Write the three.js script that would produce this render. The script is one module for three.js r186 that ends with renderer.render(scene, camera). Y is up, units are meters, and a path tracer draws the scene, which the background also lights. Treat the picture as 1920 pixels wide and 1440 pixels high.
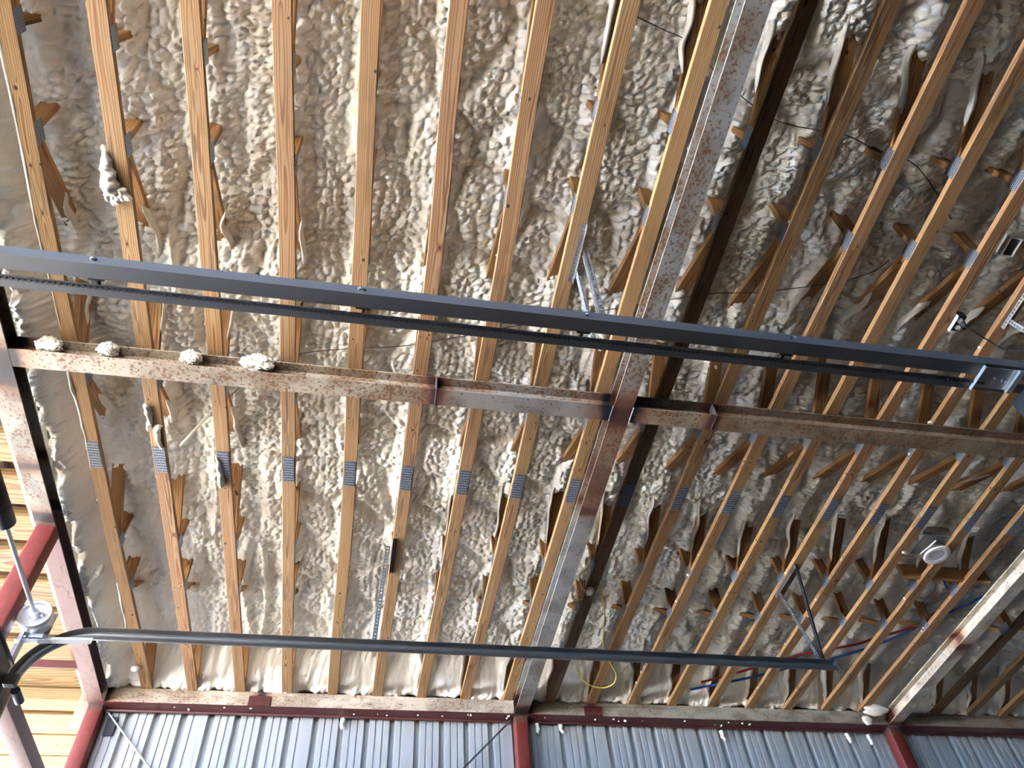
import * as THREE from 'three';
import { mergeGeometries, toCreasedNormals } from 'three/addons/utils/BufferGeometryUtils.js';
import { RoundedBoxGeometry } from 'three/addons/geometries/RoundedBoxGeometry.js';
import { Sky } from 'three/addons/objects/Sky.js';

// ---------------------------------------------------------------- camera, sky, sun, exposure
const EYE = 1.6;                                   // everything below is written from eye height; lifted by EYE at the end
const scene = new THREE.Scene();
const camera = new THREE.PerspectiveCamera(52.87, 4 / 3, 0.05, 400);
camera.rotation.order = 'YXZ';
camera.rotation.set(0.906481, -0.253401, -0.104635);
const renderer = new THREE.WebGLRenderer({ antialias: true });
renderer.shadowMap.enabled = true;
renderer.toneMapping = THREE.LinearToneMapping;
renderer.toneMappingExposure = 21.5;
const sunDir = new THREE.Vector3(-0.50, 0.82, 0.20).normalize();
const sky = new Sky();
sky.name = 'sky';
sky.scale.setScalar(300);
Object.assign(sky.material.uniforms.sunPosition.value, sunDir);
sky.material.uniforms.turbidity.value = 10;
sky.material.uniforms.rayleigh.value = 0.22;
sky.material.uniforms.mieCoefficient.value = 0.005;
sky.material.uniforms.mieDirectionalG.value = 0.8;
scene.add(sky);
const sun = new THREE.DirectionalLight(0xfff1dc, 9);
sun.position.copy(sunDir).multiplyScalar(60);
sun.castShadow = true;
Object.assign(sun.shadow.camera, { left: -40, right: 40, top: 40, bottom: -40, near: 1, far: 150 });
sun.shadow.mapSize.set(4096, 4096);
scene.add(sun, sun.target);

// ---------------------------------------------------------------- helpers
const V = (x, y, z) => new THREE.Vector3(x, y, z);
function rng(seed) { let s = seed >>> 0 || 1; return () => { s = (s + 0x6d2b79f5) | 0; let t = Math.imul(s ^ (s >>> 15), 1 | s); t = (t + Math.imul(t ^ (t >>> 7), 61 | t)) ^ t; return ((t ^ (t >>> 14)) >>> 0) / 4294967296; }; }
const clamp = (x, a = 0, b = 1) => Math.min(b, Math.max(a, x));
const lerp = (a, b, t) => a + (b - a) * t;
const sstep = (a, b, x) => { const t = clamp((x - a) / (b - a)); return t * t * (3 - 2 * t); };
const hash = (x, y, s = 0) => { let h = Math.imul(x | 0, 374761393) ^ Math.imul(y | 0, 668265263) ^ Math.imul(s | 0, 974634777); h = Math.imul(h ^ (h >>> 13), 1274126177); h ^= h >>> 16; return (h >>> 0) / 4294967296; };
function noise(x, y, s = 0) {
  const ix = Math.floor(x), iy = Math.floor(y), fx = x - ix, fy = y - iy, u = fx * fx * (3 - 2 * fx), v = fy * fy * (3 - 2 * fy);
  return lerp(lerp(hash(ix, iy, s), hash(ix + 1, iy, s), u), lerp(hash(ix, iy + 1, s), hash(ix + 1, iy + 1, s), u), v);
}
const fbm = (x, y, s = 0, n = 4) => { let a = 0, w = 0.5, t = 0; for (let i = 0; i < n; i++) { a += w * noise(x, y, s + i); t += w; w *= 0.5; x *= 2.03; y *= 2.03; } return a / t; };
const W2 = [0, 0];
function worley(x, y, s) {                          // nearest and second nearest distance to jittered points
  const ix = Math.floor(x), iy = Math.floor(y); let f1 = 9, f2 = 9;
  for (let j = -1; j <= 1; j++) for (let i = -1; i <= 1; i++) {
    const cx = ix + i, cy = iy + j, dx = cx + 0.1 + 0.8 * hash(cx, cy, s) - x, dy = cy + 0.1 + 0.8 * hash(cx, cy, s + 57) - y, d = dx * dx + dy * dy;
    if (d < f1) { f2 = f1; f1 = d; } else if (d < f2) f2 = d;
  }
  W2[0] = Math.sqrt(f1); W2[1] = Math.sqrt(f2); return W2;
}

const used = {};
function numbered(n) { const k = (used[n] = (used[n] ?? -1) + 1); return k ? n + '_' + String(k).padStart(3, '0') : n; }
function tag(o, label, category, group, kind) { if (label) o.userData.label = label; if (category) o.userData.category = category; if (group) o.userData.group = group; if (kind) o.userData.kind = kind; return o; }
function thing(name, label, category, pos = [0, 0, 0], group) { const g = new THREE.Group(); g.name = numbered(name); g.position.set(...pos); scene.add(g); return tag(g, label, category, group); }
function rootPos(o) { const p = V(0, 0, 0); while (o && o !== scene) { p.add(o.position); o = o.parent; } return p; }
// geo is given in the scene's axes; it is stored about the parent
function part(name, geo, mat, parent, label) {
  const m = new THREE.Mesh(geo, mat); m.name = name;
  if (parent) { const p = rootPos(parent); geo.translate(-p.x, -p.y, -p.z); parent.add(m); }
  if (label) m.userData.label = label;
  return m;
}
function solo(name, geo, mat, label, category, group) {          // a thing that is one mesh, its origin at its lowest centre
  geo.computeBoundingBox(); const b = geo.boundingBox, c = V((b.min.x + b.max.x) / 2, b.min.y, (b.min.z + b.max.z) / 2);
  geo.translate(-c.x, -c.y, -c.z);
  const m = new THREE.Mesh(geo, mat); m.name = numbered(name); m.position.copy(c); scene.add(m);
  return tag(m, label, category, group);
}
function struct(name, geo, mat, label) { const m = solo(name, geo, mat, label); m.userData.kind = 'structure'; return m; }
function structGroup(name, pos, label) { const g = thing(name, label, undefined, pos); g.userData.kind = 'structure'; return g; }

function fromTris(pos, uv) { const g = new THREE.BufferGeometry(); g.setAttribute('position', new THREE.Float32BufferAttribute(pos, 3)); g.setAttribute('uv', new THREE.Float32BufferAttribute(uv, 2)); g.computeVertexNormals(); return g; }
// sweep a closed outline [[a,b]...] along frames {o,u,v}; uv: u along the outline, v along the path, in metres times us / vs
function sweep(outline, frames, us = 1, vs = 1, v0 = 0, crease = 0) {
  const n = outline.length, pos = [], uv = [], per = [0];
  for (let i = 0; i < n; i++) { const a = outline[i], b = outline[(i + 1) % n]; per.push(per[i] + Math.hypot(b[0] - a[0], b[1] - a[1])); }
  const P = frames.map((f) => outline.map(([a, b]) => f.o.clone().addScaledVector(f.u, a).addScaledVector(f.v, b)));
  const len = [0]; for (let k = 1; k < frames.length; k++) len.push(len[k - 1] + frames[k].o.distanceTo(frames[k - 1].o));
  const f0 = frames[0], dir = frames[1].o.clone().sub(f0.o), flip = V(0, 0, 0).crossVectors(f0.u, f0.v).dot(dir) < 0;
  let area = 0; for (let i = 0; i < n; i++) { const a = outline[i], b = outline[(i + 1) % n]; area += a[0] * b[1] - b[0] * a[1]; }
  const inv = (area < 0) !== flip;
  const tri = (a, b, c, ua, ub, uc) => { const q = inv ? [[a, ua], [c, uc], [b, ub]] : [[a, ua], [b, ub], [c, uc]]; for (const [p, t] of q) { pos.push(p.x, p.y, p.z); uv.push(t[0], t[1]); } };
  for (let k = 0; k + 1 < frames.length; k++) for (let i = 0; i < n; i++) {
    const j = (i + 1) % n, a = P[k][i], b = P[k][j], c = P[k + 1][j], d = P[k + 1][i];
    const u0 = per[i] * us, u1 = per[i + 1] * us, w0 = v0 + len[k] * vs, w1 = v0 + len[k + 1] * vs;
    tri(a, b, c, [u0, w0], [u1, w0], [u1, w1]); tri(a, c, d, [u0, w0], [u1, w1], [u0, w1]);
  }
  const caps = THREE.ShapeUtils.triangulateShape(outline.map(([a, b]) => new THREE.Vector2(a, b)), []);
  const last = frames.length - 1, cuv = (i) => [outline[i][0] * us, outline[i][1] * us * 0.1 + v0];
  for (const t of caps) {
    const [a, b, c] = area < 0 ? [t[0], t[2], t[1]] : t, s = area < 0;
    const A = s ? [a, b, c] : [a, c, b], B = s ? [a, c, b] : [a, b, c];
    const e = (Pk, q) => { const o = flip !== s ? [q[0], q[2], q[1]] : q; const inn = inv ? [o[0], o[2], o[1]] : o; void inn; for (const i of o) { pos.push(Pk[i].x, Pk[i].y, Pk[i].z); uv.push(...cuv(i)); } };
    e(P[0], A); e(P[last], B);
  }
  const g = fromTris(pos, uv);
  return crease ? toCreasedNormals(g, crease) : g;
}
const line = (p0, p1, u, v) => [{ o: p0.clone(), u, v }, { o: p1.clone(), u, v }];
const X1 = V(1, 0, 0), Y1 = V(0, 1, 0), Z1 = V(0, 0, 1);
function chamfered(w, h, c = 0.003) { const a = w / 2, b = h / 2; return [[-a + c, -b], [a - c, -b], [a, -b + c], [a, b - c], [a - c, b], [-a + c, b], [-a, b - c], [-a, -b + c]]; }
function roundRect(w, h, r, n = 4) { const o = []; for (const [cx, cy, a0] of [[w / 2 - r, -h / 2 + r, -90], [w / 2 - r, h / 2 - r, 0], [-w / 2 + r, h / 2 - r, 90], [-w / 2 + r, -h / 2 + r, 180]]) for (let i = 0; i <= n; i++) { const a = (a0 + 90 * i / n) * Math.PI / 180; o.push([cx + r * Math.cos(a), cy + r * Math.sin(a)]); } return o; }
function thick(pl, t) {                                           // open polyline -> closed thin outline
  const n = pl.length, nor = [];
  for (let i = 0; i < n; i++) {
    const a = pl[Math.max(0, i - 1)], b = pl[i], c = pl[Math.min(n - 1, i + 1)];
    let d1 = [b[0] - a[0], b[1] - a[1]], d2 = [c[0] - b[0], c[1] - b[1]]; if (i === 0) d1 = d2; if (i === n - 1) d2 = d1;
    const l1 = Math.hypot(...d1), l2 = Math.hypot(...d2), n1 = [-d1[1] / l1, d1[0] / l1], n2 = [-d2[1] / l2, d2[0] / l2];
    let m = [n1[0] + n2[0], n1[1] + n2[1]]; const q = Math.hypot(...m) || 1; m = [m[0] / q, m[1] / q];
    const k = 1 / Math.max(0.5, m[0] * n1[0] + m[1] * n1[1]); nor.push([m[0] * k, m[1] * k]);
  }
  return [...pl, ...pl.map((p, i) => [p[0] + nor[i][0] * t, p[1] + nor[i][1] * t]).reverse()];
}
// a chamfered piece of lumber from p0 to p1 (or along a list), w along the axis wa
function board(pts, w, t, wa, us = 10, vs = 0.25, v0 = 0, c = 0.003) {
  const d = pts[pts.length - 1].clone().sub(pts[0]).normalize(), ta = V(0, 0, 0).crossVectors(wa, d).normalize(); if (ta.y < 0) ta.negate();
  return sweep(chamfered(w, t, c), pts.map((o) => ({ o, u: wa, v: ta })), us, vs, v0);
}
function box(x0, x1, y0, y1, z0, z1, s = 1) {
  const g = new THREE.BoxGeometry(x1 - x0, y1 - y0, z1 - z0), p = g.attributes.position, n = g.attributes.normal, uv = g.attributes.uv;
  g.translate((x0 + x1) / 2, (y0 + y1) / 2, (z0 + z1) / 2);
  for (let i = 0; i < p.count; i++) { const ax = Math.abs(n.getX(i)), ay = Math.abs(n.getY(i)); uv.setXY(i, (ax > 0.5 ? p.getZ(i) : p.getX(i)) * s, (ay > 0.5 ? p.getZ(i) : p.getY(i)) * s); }
  return g;
}
const bare = (g) => { const q = g.index ? g.toNonIndexed() : g; for (const k of Object.keys(q.attributes)) if (!['position', 'normal', 'uv'].includes(k)) q.deleteAttribute(k); return q; };
const merged = (l) => mergeGeometries(l.map(bare));
function rod(p0, p1, r, seg = 12) { const d = p1.clone().sub(p0), g = new THREE.CylinderGeometry(r, r, d.length(), seg); g.applyQuaternion(new THREE.Quaternion().setFromUnitVectors(Y1, d.clone().normalize())); g.translate(...p0.clone().add(p1).multiplyScalar(0.5).toArray()); return g; }
function tube(pts, r, seg = 8, n) { return new THREE.TubeGeometry(new THREE.CatmullRomCurve3(pts.map((p) => V(...p))), n || pts.length * 10, r, seg, false); }
function lump(cx, cy, cz, rx, ry, rz, seed, rough = 0.35, det = 4) {
  const g = new THREE.IcosahedronGeometry(1, det), p = g.attributes.position;
  for (let i = 0; i < p.count; i++) {
    const x = p.getX(i), y = p.getY(i), z = p.getZ(i);
    const w = worley(x * 2.6 + z * 1.9 + 20, y * 2.6 - z * 1.5 + 20, seed), k = 1 + rough * 0.8 * (Math.sqrt(clamp((w[1] - w[0]) * 1.4)) - 0.5) + rough * 0.8 * (noise(x * 1.3 + 5, y * 1.3 + z * 1.7 + 9, seed + 3) - 0.5);
    p.setXYZ(i, cx + x * rx * k, cy + y * ry * k, cz + z * rz * k);
  }
  const q = g.deleteAttribute('normal'); q.computeVertexNormals(); return toCreasedNormals(q, 1.2);
}
// a tapering foam tongue clinging along a line
function tongue(p0, p1, r0, r1, flat, side, seed, n = 26) {
  const d = p1.clone().sub(p0), dir = d.clone().normalize(), u = side.clone().addScaledVector(dir, -side.dot(dir)).normalize(), v = V(0, 0, 0).crossVectors(dir, u);
  const pos = [], uv = [], idx = [], M = 14;
  for (let k = 0; k <= n; k++) for (let j = 0; j <= M; j++) {
    const t = k / n, a = (j % M) / M * Math.PI * 2, cap = Math.sqrt(clamp(t * 14)) * Math.sqrt(clamp((1 - t) * 9));
    const r = lerp(r0, r1, Math.pow(t, 0.8)) * cap * (0.75 + 0.6 * noise(t * 9 + seed, Math.cos(a) * 1.5 + 3, seed) * (0.6 + noise(t * 25, Math.sin(a) * 2 + 4, seed + 1)));
    const p = p0.clone().addScaledVector(d, t).addScaledVector(u, Math.cos(a) * r * flat).addScaledVector(v, Math.sin(a) * r).addScaledVector(u, (noise(t * 5, seed, 9) - 0.5) * r0 * 0.7);
    pos.push(p.x, p.y, p.z); uv.push(j / M, t * 3);
  }
  for (let k = 0; k < n; k++) for (let j = 0; j < M; j++) { const a = k * (M + 1) + j, b = a + 1, c = a + M + 1, e = c + 1; idx.push(a, b, c, b, e, c); }
  const g = new THREE.BufferGeometry(); g.setAttribute('position', new THREE.Float32BufferAttribute(pos, 3)); g.setAttribute('uv', new THREE.Float32BufferAttribute(uv, 2)); g.setIndex(idx); g.computeVertexNormals();
  return g;
}

// ---------------------------------------------------------------- textures and materials
function dataTex(w, h, fn, srgb = true) {
  const d = new Uint8Array(w * h * 4);
  for (let y = 0; y < h; y++) for (let x = 0; x < w; x++) { const c = fn(x / w, y / h, x, y), i = (y * w + x) * 4; d[i] = clamp(c[0]) * 255; d[i + 1] = clamp(c[1]) * 255; d[i + 2] = clamp(c[2]) * 255; d[i + 3] = 255; }
  const t = new THREE.DataTexture(d, w, h); t.magFilter = THREE.LinearFilter; t.minFilter = THREE.LinearMipmapLinearFilter; t.generateMipmaps = true; t.wrapS = t.wrapT = THREE.RepeatWrapping;
  if (srgb) t.colorSpace = THREE.SRGBColorSpace; t.needsUpdate = true; return t;
}
const mix3 = (a, b, t) => [lerp(a[0], b[0], t), lerp(a[1], b[1], t), lerp(a[2], b[2], t)];
function woodTex(seed) {                            // 0.1 m across, 4 m along
  const R = rng(seed), cx = (R() - 0.5) * 0.05, d0 = 0.004 + R() * 0.016, sl = (R() - 0.5) * 0.01, pitch = 0.0075 + R() * 0.005;
  const knots = Array.from({ length: 5 }, () => ({ x: 0.012 + R() * 0.076, v: R() * 4, r: 0.005 + R() * 0.007 }));
  const smears = Array.from({ length: 5 }, () => ({ v: R() * 4, l: 0.08 + R() * 0.35, k: 0.15 + R() * 0.3, x: R() * 0.1 }));
  return dataTex(128, 1024, (u, vv) => {
    const x = u * 0.1, v = vv * 4; let X = x - 0.05 - cx + (noise(v * 3, 1, seed) - 0.5) * 0.012, kn = 0, ring = 0;
    for (const k of knots) { const dx = x - k.x, dv = (v - k.v) * 0.55, q = Math.hypot(dx, dv); ring += Math.exp(-((q / (k.r * 2.6)) ** 2)) * 0.008; kn = Math.max(kn, sstep(k.r, k.r * 0.55, Math.hypot(dx, (v - k.v) * 0.8))); }
    const dep = d0 + sl * v + (fbm(v * 1.4, 3.3, seed + 5, 3) - 0.5) * 0.035;
    const r = Math.hypot(X, dep) + ring + (noise(x * 60, v * 2.2, seed + 8) - 0.5) * 0.0012, q = r / pitch, f = q - Math.floor(q);
    const late = sstep(0.45, 0.9, f) * (1 - sstep(0.93, 1, f)), fib = noise(x * 420, v * 9, seed + 11);
    let c = mix3([0.93, 0.78, 0.56], [0.62, 0.38, 0.17], late * 0.72);
    c = mix3(c, [0.80, 0.62, 0.40], (fbm(x * 14, v * 1.1, seed + 20, 3) - 0.35) * 0.7);
    c = c.map((k) => k * (0.95 + 0.08 * fib));
    for (const s of smears) { const w = Math.exp(-(((v - s.v) / s.l) ** 2) - (((x - s.x) / 0.035) ** 2)) * s.k * sstep(0.35, 0.65, noise(x * 120, v * 9, seed + 31)); c = mix3(c, [0.30, 0.25, 0.20], w); }
    return mix3(c, [0.27, 0.14, 0.07], kn * 0.9);
  });
}
const WOOD = Array.from({ length: 8 }, (_, i) => woodTex(100 + i * 17));
const mat = (o) => new THREE.MeshStandardMaterial(o);
const phys = (o) => new THREE.MeshPhysicalMaterial(o);
const lin = (r, g, b) => new THREE.Color().setRGB(r, g, b);
const chordMats = WOOD.map((t, i) => mat({ map: t, color: lin(0.385, 0.358 - 0.013 * (i % 3), 0.33 - 0.02 * (i % 2)), roughness: 0.72 }));
const webMats = WOOD.slice(0, 4).map((t) => mat({ map: t, color: lin(0.47, 0.38, 0.30), roughness: 0.75 }));
const plankMats = WOOD.map((t, i) => mat({ map: t, color: lin(0.29, 0.295 - 0.008 * (i % 3), 0.25), roughness: 0.7 }));
const foamBump = dataTex(512, 512, (u, v) => { const k = 0.5 * fbm(u * 32, v * 32, 3, 4) + 0.5 * noise(u * 96, v * 96, 8); return [k, k, k]; }, false);
const foamMat = phys({ color: lin(0.91, 0.885, 0.79), roughness: 0.5, clearcoat: 0.25, clearcoatRoughness: 0.35, bumpMap: foamBump, bumpScale: 0.0016 });
const whiteFoam = phys({ color: lin(0.62, 0.585, 0.50), roughness: 0.45, clearcoat: 0.2, clearcoatRoughness: 0.4 });
const skinFoam = phys({ color: lin(0.72, 0.68, 0.64), roughness: 0.5 });
function rustTex(seed, base, amount, burns = [], len = 4, W = 1024) {       // u along the member (0..1), v round it
  const R = rng(seed), chips = Array.from({ length: 60 }, () => [R(), R(), 0.002 + R() * 0.004]);
  return dataTex(W, 128, (u, v) => {
    const x = u * len, y = v * 0.6; let a = typeof amount === 'function' ? amount(u, v) : amount;
    const n = fbm(x * 7, y * 9, seed, 4), m = fbm(x * 75, y * 150, seed + 9, 3), big = fbm(x * 2.1, y * 5, seed + 4, 3);
    let c = mix3(base, base.map((k) => k * 0.82), sstep(0.35, 0.7, n));
    c = mix3(c, [0.62, 0.50, 0.36], clamp(a * 1.1) * sstep(0.5 - a * 0.25, 0.85 - a * 0.25, n * 0.6 + big * 0.4));
    c = mix3(c, [0.46, 0.29, 0.16], 0.85 * sstep(0.64 - a * 0.2, 0.74 - a * 0.18, m * 0.75 + n * 0.25));
    for (const [cu, cv, r] of chips) { const dx = (u - cu) * len, dy = (v - cv) * 0.6; if (Math.abs(dx) < 0.02 && Math.abs(dy) < 0.02 && Math.hypot(dx * (0.7 + noise(x * 200, y * 200, 2)), dy) < r) c = [0.14, 0.08, 0.06]; }
    for (const [bu, w, k, dark] of burns) { const d = Math.abs(u - bu) * len / w, q = d + (fbm(x * 12, y * 12, seed + 7, 3) - 0.5) * 0.9; c = mix3(c, [0.50, 0.28, 0.15], k * 0.75 * Math.exp(-((q / 1.7) ** 2))); c = mix3(c, dark ? [0.07, 0.05, 0.05] : [0.30, 0.15, 0.12], k * Math.exp(-((q / 0.75) ** 4))); }
    return c;
  });
}
const steel = (t, o = {}) => mat({ map: t, color: lin(0.6, 0.6, 0.6), roughness: 0.62, metalness: 0.05, ...o });
const redTex = dataTex(256, 256, (u, v) => { let c = mix3([0.62, 0.24, 0.20], [0.52, 0.18, 0.15], fbm(u * 8, v * 8, 5, 4)); c = mix3(c, [0.78, 0.40, 0.34], 0.25 * sstep(0.72, 0.8, noise(u * 40, v * 40, 6))); return mix3(c, [0.42, 0.30, 0.22], 0.9 * sstep(0.68, 0.74, fbm(u * 5, v * 5, 21, 4))); });
const redMat = mat({ map: redTex, color: lin(0.42, 0.33, 0.27), roughness: 0.55 });
const maroonTex = dataTex(256, 64, (u, v) => mix3([0.37, 0.15, 0.13], [0.30, 0.11, 0.10], fbm(u * 14, v * 6, 15, 4)));
const maroonMat = mat({ map: maroonTex, color: lin(0.62, 0.5, 0.44), roughness: 0.5 });
const pinkTex = dataTex(512, 128, (u, v) => { let c = mix3([0.80, 0.62, 0.58], [0.70, 0.50, 0.47], fbm(u * 12, v * 4, 44, 4)); const w = fbm(u * 9, v * 5, 48, 4); c = mix3(c, [0.52, 0.31, 0.28], 0.8 * sstep(0.02, 0.0, Math.abs(w - 0.55)) + 0.5 * sstep(0.015, 0, Math.abs(w - 0.42))); return c; });
const pinkMat = mat({ map: pinkTex, color: lin(0.24, 0.24, 0.24), roughness: 0.5 });
const plateTex = dataTex(64, 128, (u, v) => {        // pressed nail plate: rows of punched slots
  const r = v * 10, row = Math.floor(r), fy = r - row, k = u * 7 + (row % 2) * 0.5, fx = k - Math.floor(k), slot = fx > 0.18 && fx < 0.8 && fy > 0.3 && fy < 0.78;
  const g = 0.62 + 0.12 * noise(u * 20, v * 20, 3); return slot ? [0.20, 0.23, 0.28] : [g * 0.98, g * 1.03, g * 1.10];
});
const plateMat = mat({ map: plateTex, color: lin(0.7, 0.7, 0.7), roughness: 0.38, metalness: 0.55 });
const galv = mat({ color: lin(0.52, 0.55, 0.57), roughness: 0.38, metalness: 0.7 });
const darkGalv = mat({ color: lin(0.26, 0.26, 0.26), roughness: 0.42, metalness: 0.7 });
const railMat = mat({ color: lin(0.115, 0.12, 0.125), roughness: 0.5, metalness: 0.5 });
const trackMat = mat({ color: lin(0.25, 0.24, 0.225), roughness: 0.36, metalness: 0.75 });
const alu = mat({ color: lin(0.60, 0.61, 0.63), roughness: 0.35, metalness: 0.7 });
const hangMat = mat({ color: lin(0.10, 0.10, 0.10), roughness: 0.5, metalness: 0.5 });
const black = mat({ color: lin(0.012, 0.012, 0.014), roughness: 0.5 });
const white = mat({ color: lin(0.80, 0.80, 0.78), roughness: 0.4 });
const panelTex = dataTex(256, 256, (u, v) => { const k = 0.86 + 0.05 * fbm(u * 4, v * 2, 60, 4) + 0.03 * noise(u * 60, v * 6, 61); return [k * 0.97, k * 0.99, k * 1.0]; });
const panelMat = mat({ map: panelTex, color: lin(0.46, 0.445, 0.42), roughness: 0.42, metalness: 0.25 });
const concreteTex = dataTex(512, 512, (u, v) => { const k = 0.62 + 0.16 * (fbm(u * 8, v * 8, 70, 5) - 0.5) + 0.05 * (noise(u * 180, v * 180, 71) - 0.5); return [k, k * 0.965, k * 0.91]; });
const concrete = mat({ map: concreteTex, color: lin(0.62, 0.62, 0.62), roughness: 0.8 });
const groundTex = dataTex(512, 512, (u, v) => { const k = 0.70 + 0.2 * (fbm(u * 10, v * 10, 80, 5) - 0.5) + 0.08 * (noise(u * 200, v * 200, 81) - 0.5); return [k, k * 0.94, k * 0.83]; });
const groundMat = mat({ map: groundTex, color: lin(0.5, 0.5, 0.48), roughness: 0.95 });
const brownMetal = mat({ color: lin(0.30, 0.21, 0.16), roughness: 0.5, metalness: 0.3 });

// ---------------------------------------------------------------- setting: ground, floor, walls, roof
const H = 3.911, BB = 3.784, FL = -1.6;           // chord underside, steel beam underside, floor
struct('ground', box(-120, 120, FL - 0.3, FL - 0.02, -120, 120, 0.25), groundMat, 'sunlit pale gravel yard around the building');
struct('pavement', box(-118, -19, FL - 0.1, FL, -90, 90, 0.25), mat({ color: lin(0.80, 0.78, 0.74), roughness: 0.9 }), 'wide sunlit white concrete yard in front of the building');
struct('floor', box(-2.32, 9.2, FL - 0.2, FL, -6.98, 4.6, 0.25), concrete, 'plain grey concrete floor of the workshop');
struct('roof', box(-2.45, 9.3, 4.43, 4.6, -7.0, 4.7, 0.5), brownMetal, 'roof deck above the sprayed foam');
struct('wall_upper', merged([box(-2.45, 9.35, 3.70, 4.43, -7.0, -6.935, 0.5), box(-2.40, -2.345, 3.911, 4.43, -6.98, 4.7, 0.5)]), brownMetal, 'closure strip behind the foam at the eave');
struct('wall_right', box(9.2, 9.35, FL, 4.43, -6.98, 4.7, 0.5), concrete, 'closed right end wall of the workshop');
struct('wall_front', box(-2.32, 9.35, FL, 4.43, 4.6, 4.75, 0.5), concrete, 'closed front wall of the workshop');
// corrugated back wall: one panel per sheet, four ribs each
{
  const P = 0.2286, g = structGroup('wall_back', [0, FL, -6.9], 'back wall of ribbed pale metal sheets');
  const pl = []; const rib = (c, w0, w1, d) => pl.push([c - w0, 0], [c - w1, -d], [c + w1, -d], [c + w0, 0]);
  for (let k = 0; k < 4; k++) { const c = -1.5 * P + k * P; rib(c, 0.030, 0.018, 0.042); rib(c + P * 0.36, 0.009, 0.005, 0.010); rib(c + P * 0.64, 0.009, 0.005, 0.010); }
  pl.unshift([-2 * P, 0]); pl.push([2 * P, 0]);
  const out = thick(pl, -0.0025);
  const geo = sweep(out, line(V(0, FL, 0), V(0, 3.80, 0), X1, Z1), 1, 0.5);
  for (let k = 0; k < 13; k++) { const m = new THREE.Mesh(geo, panelMat); m.name = 'panel'; m.position.set(-1.286 + 1.5 * P + (k - 1) * 4 * P, -FL, 0.02); g.add(m); }
}

// ---------------------------------------------------------------- sprayed foam ceiling
const trussX = []; for (let i = 1; i <= 18; i++) trussX.push(-2.281 + 0.4064 * i); trussX.push(5.868, 6.262, 6.655, 7.05, 7.45, 7.85, 8.25, 8.65);
function foamY(x, z) {
  let y = 4.315 - 0.035 * fbm(x * 1.1 + 7, z * 0.8 + 3, 1, 3) - 0.05 * sstep(-1.2, -0.5, z);
  const wx = x + (noise(x * 6, z * 6, 2) - 0.5) * 0.05, wz = z + (noise(x * 6 + 31, z * 6, 3) - 0.5) * 0.05;
  // regions: popcorn in the middle, smooth and rippled towards the left and the eave
  let pop = sstep(-0.95, -0.55, x + 0.35 * (noise(z * 0.9, x * 0.5, 5) - 0.5)) * (1 - 0.25 * sstep(2.0, 3.6, x)) * (1 - 0.4 * sstep(-4.6, -5.4, z));
  pop *= 0.55 + 0.6 * noise(x * 1.3 + 2, z * 1.0, 6);
  const left = 1 - sstep(-0.95, -0.55, x);
  pop = Math.max(pop, left * 0.72 * sstep(0.32, 0.55, noise(x * 2.3 + 4, z * 0.8, 7)));
  const w = worley(wx * 19, wz * 19, 11), d1 = Math.sqrt(clamp((w[1] - w[0]) * 1.5)) * 0.5 + 0.5 * Math.sqrt(clamp(1 - w[0] * w[0] * 1.9));
  const s = worley(wx * 36 + 9, wz * 36, 12), d2 = Math.sqrt(clamp((s[1] - s[0]) * 1.5));
  const r = worley(wx * 9, wz * 24 + 5, 13), d3 = Math.sqrt(clamp((r[1] - r[0]) * 1.4));          // flat ripples across the bay
  const big = worley(wx * 3.1 + 3, wz * 2.2, 14), d4 = sstep(0, 0.3, big[1] - big[0]);
  y -= pop * (0.031 * d1 + 0.010 * d2) + (1 - pop) * (0.034 * d3 + 0.008 * d2 + 0.022 * d1);
  const rz = noise(x * 7.5, z * 1.1, 16), rid = 1 - Math.abs(2 * noise(x * 6.3 + 3, z * 0.9, 26) - 1);
  y -= 0.035 * d4 * (0.4 + noise(x * 2, z * 2, 15)) + 0.045 * (rz - 0.5) * (0.35 + 0.8 * left + 0.4 * sstep(2, 3.5, x)) + 0.03 * rid * rid * (left + 0.6 * sstep(-4.2, -5.2, z));
  // build-up along each truss and down the edges
  for (const t of trussX) { const d = Math.abs(x - t); if (d < 0.22) { y -= Math.exp(-((d / 0.075) ** 2)) * 0.05 * (0.3 + 1.2 * noise(z * 3.1, t * 5, 17)); break; } }
  const eL = sstep(-1.93, -2.16, x), eW = sstep(-6.45, -6.70, z);
y = lerp(y, 4.0 + 0.07 * noise(z * 4, x * 9, 18) - 0.03 * d3 - 0.055 * d4 - 0.02 * d1, eL); y = lerp(y, 3.955 + 0.05 * noise(x * 6, z * 9, 19) - 0.024 * d3 - 0.03 * d4 - 0.016 * d1, eW);
  if (x < -2.2) y += 0.1; if (z < -6.75) y += 0.1;
  return y;
}
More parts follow.
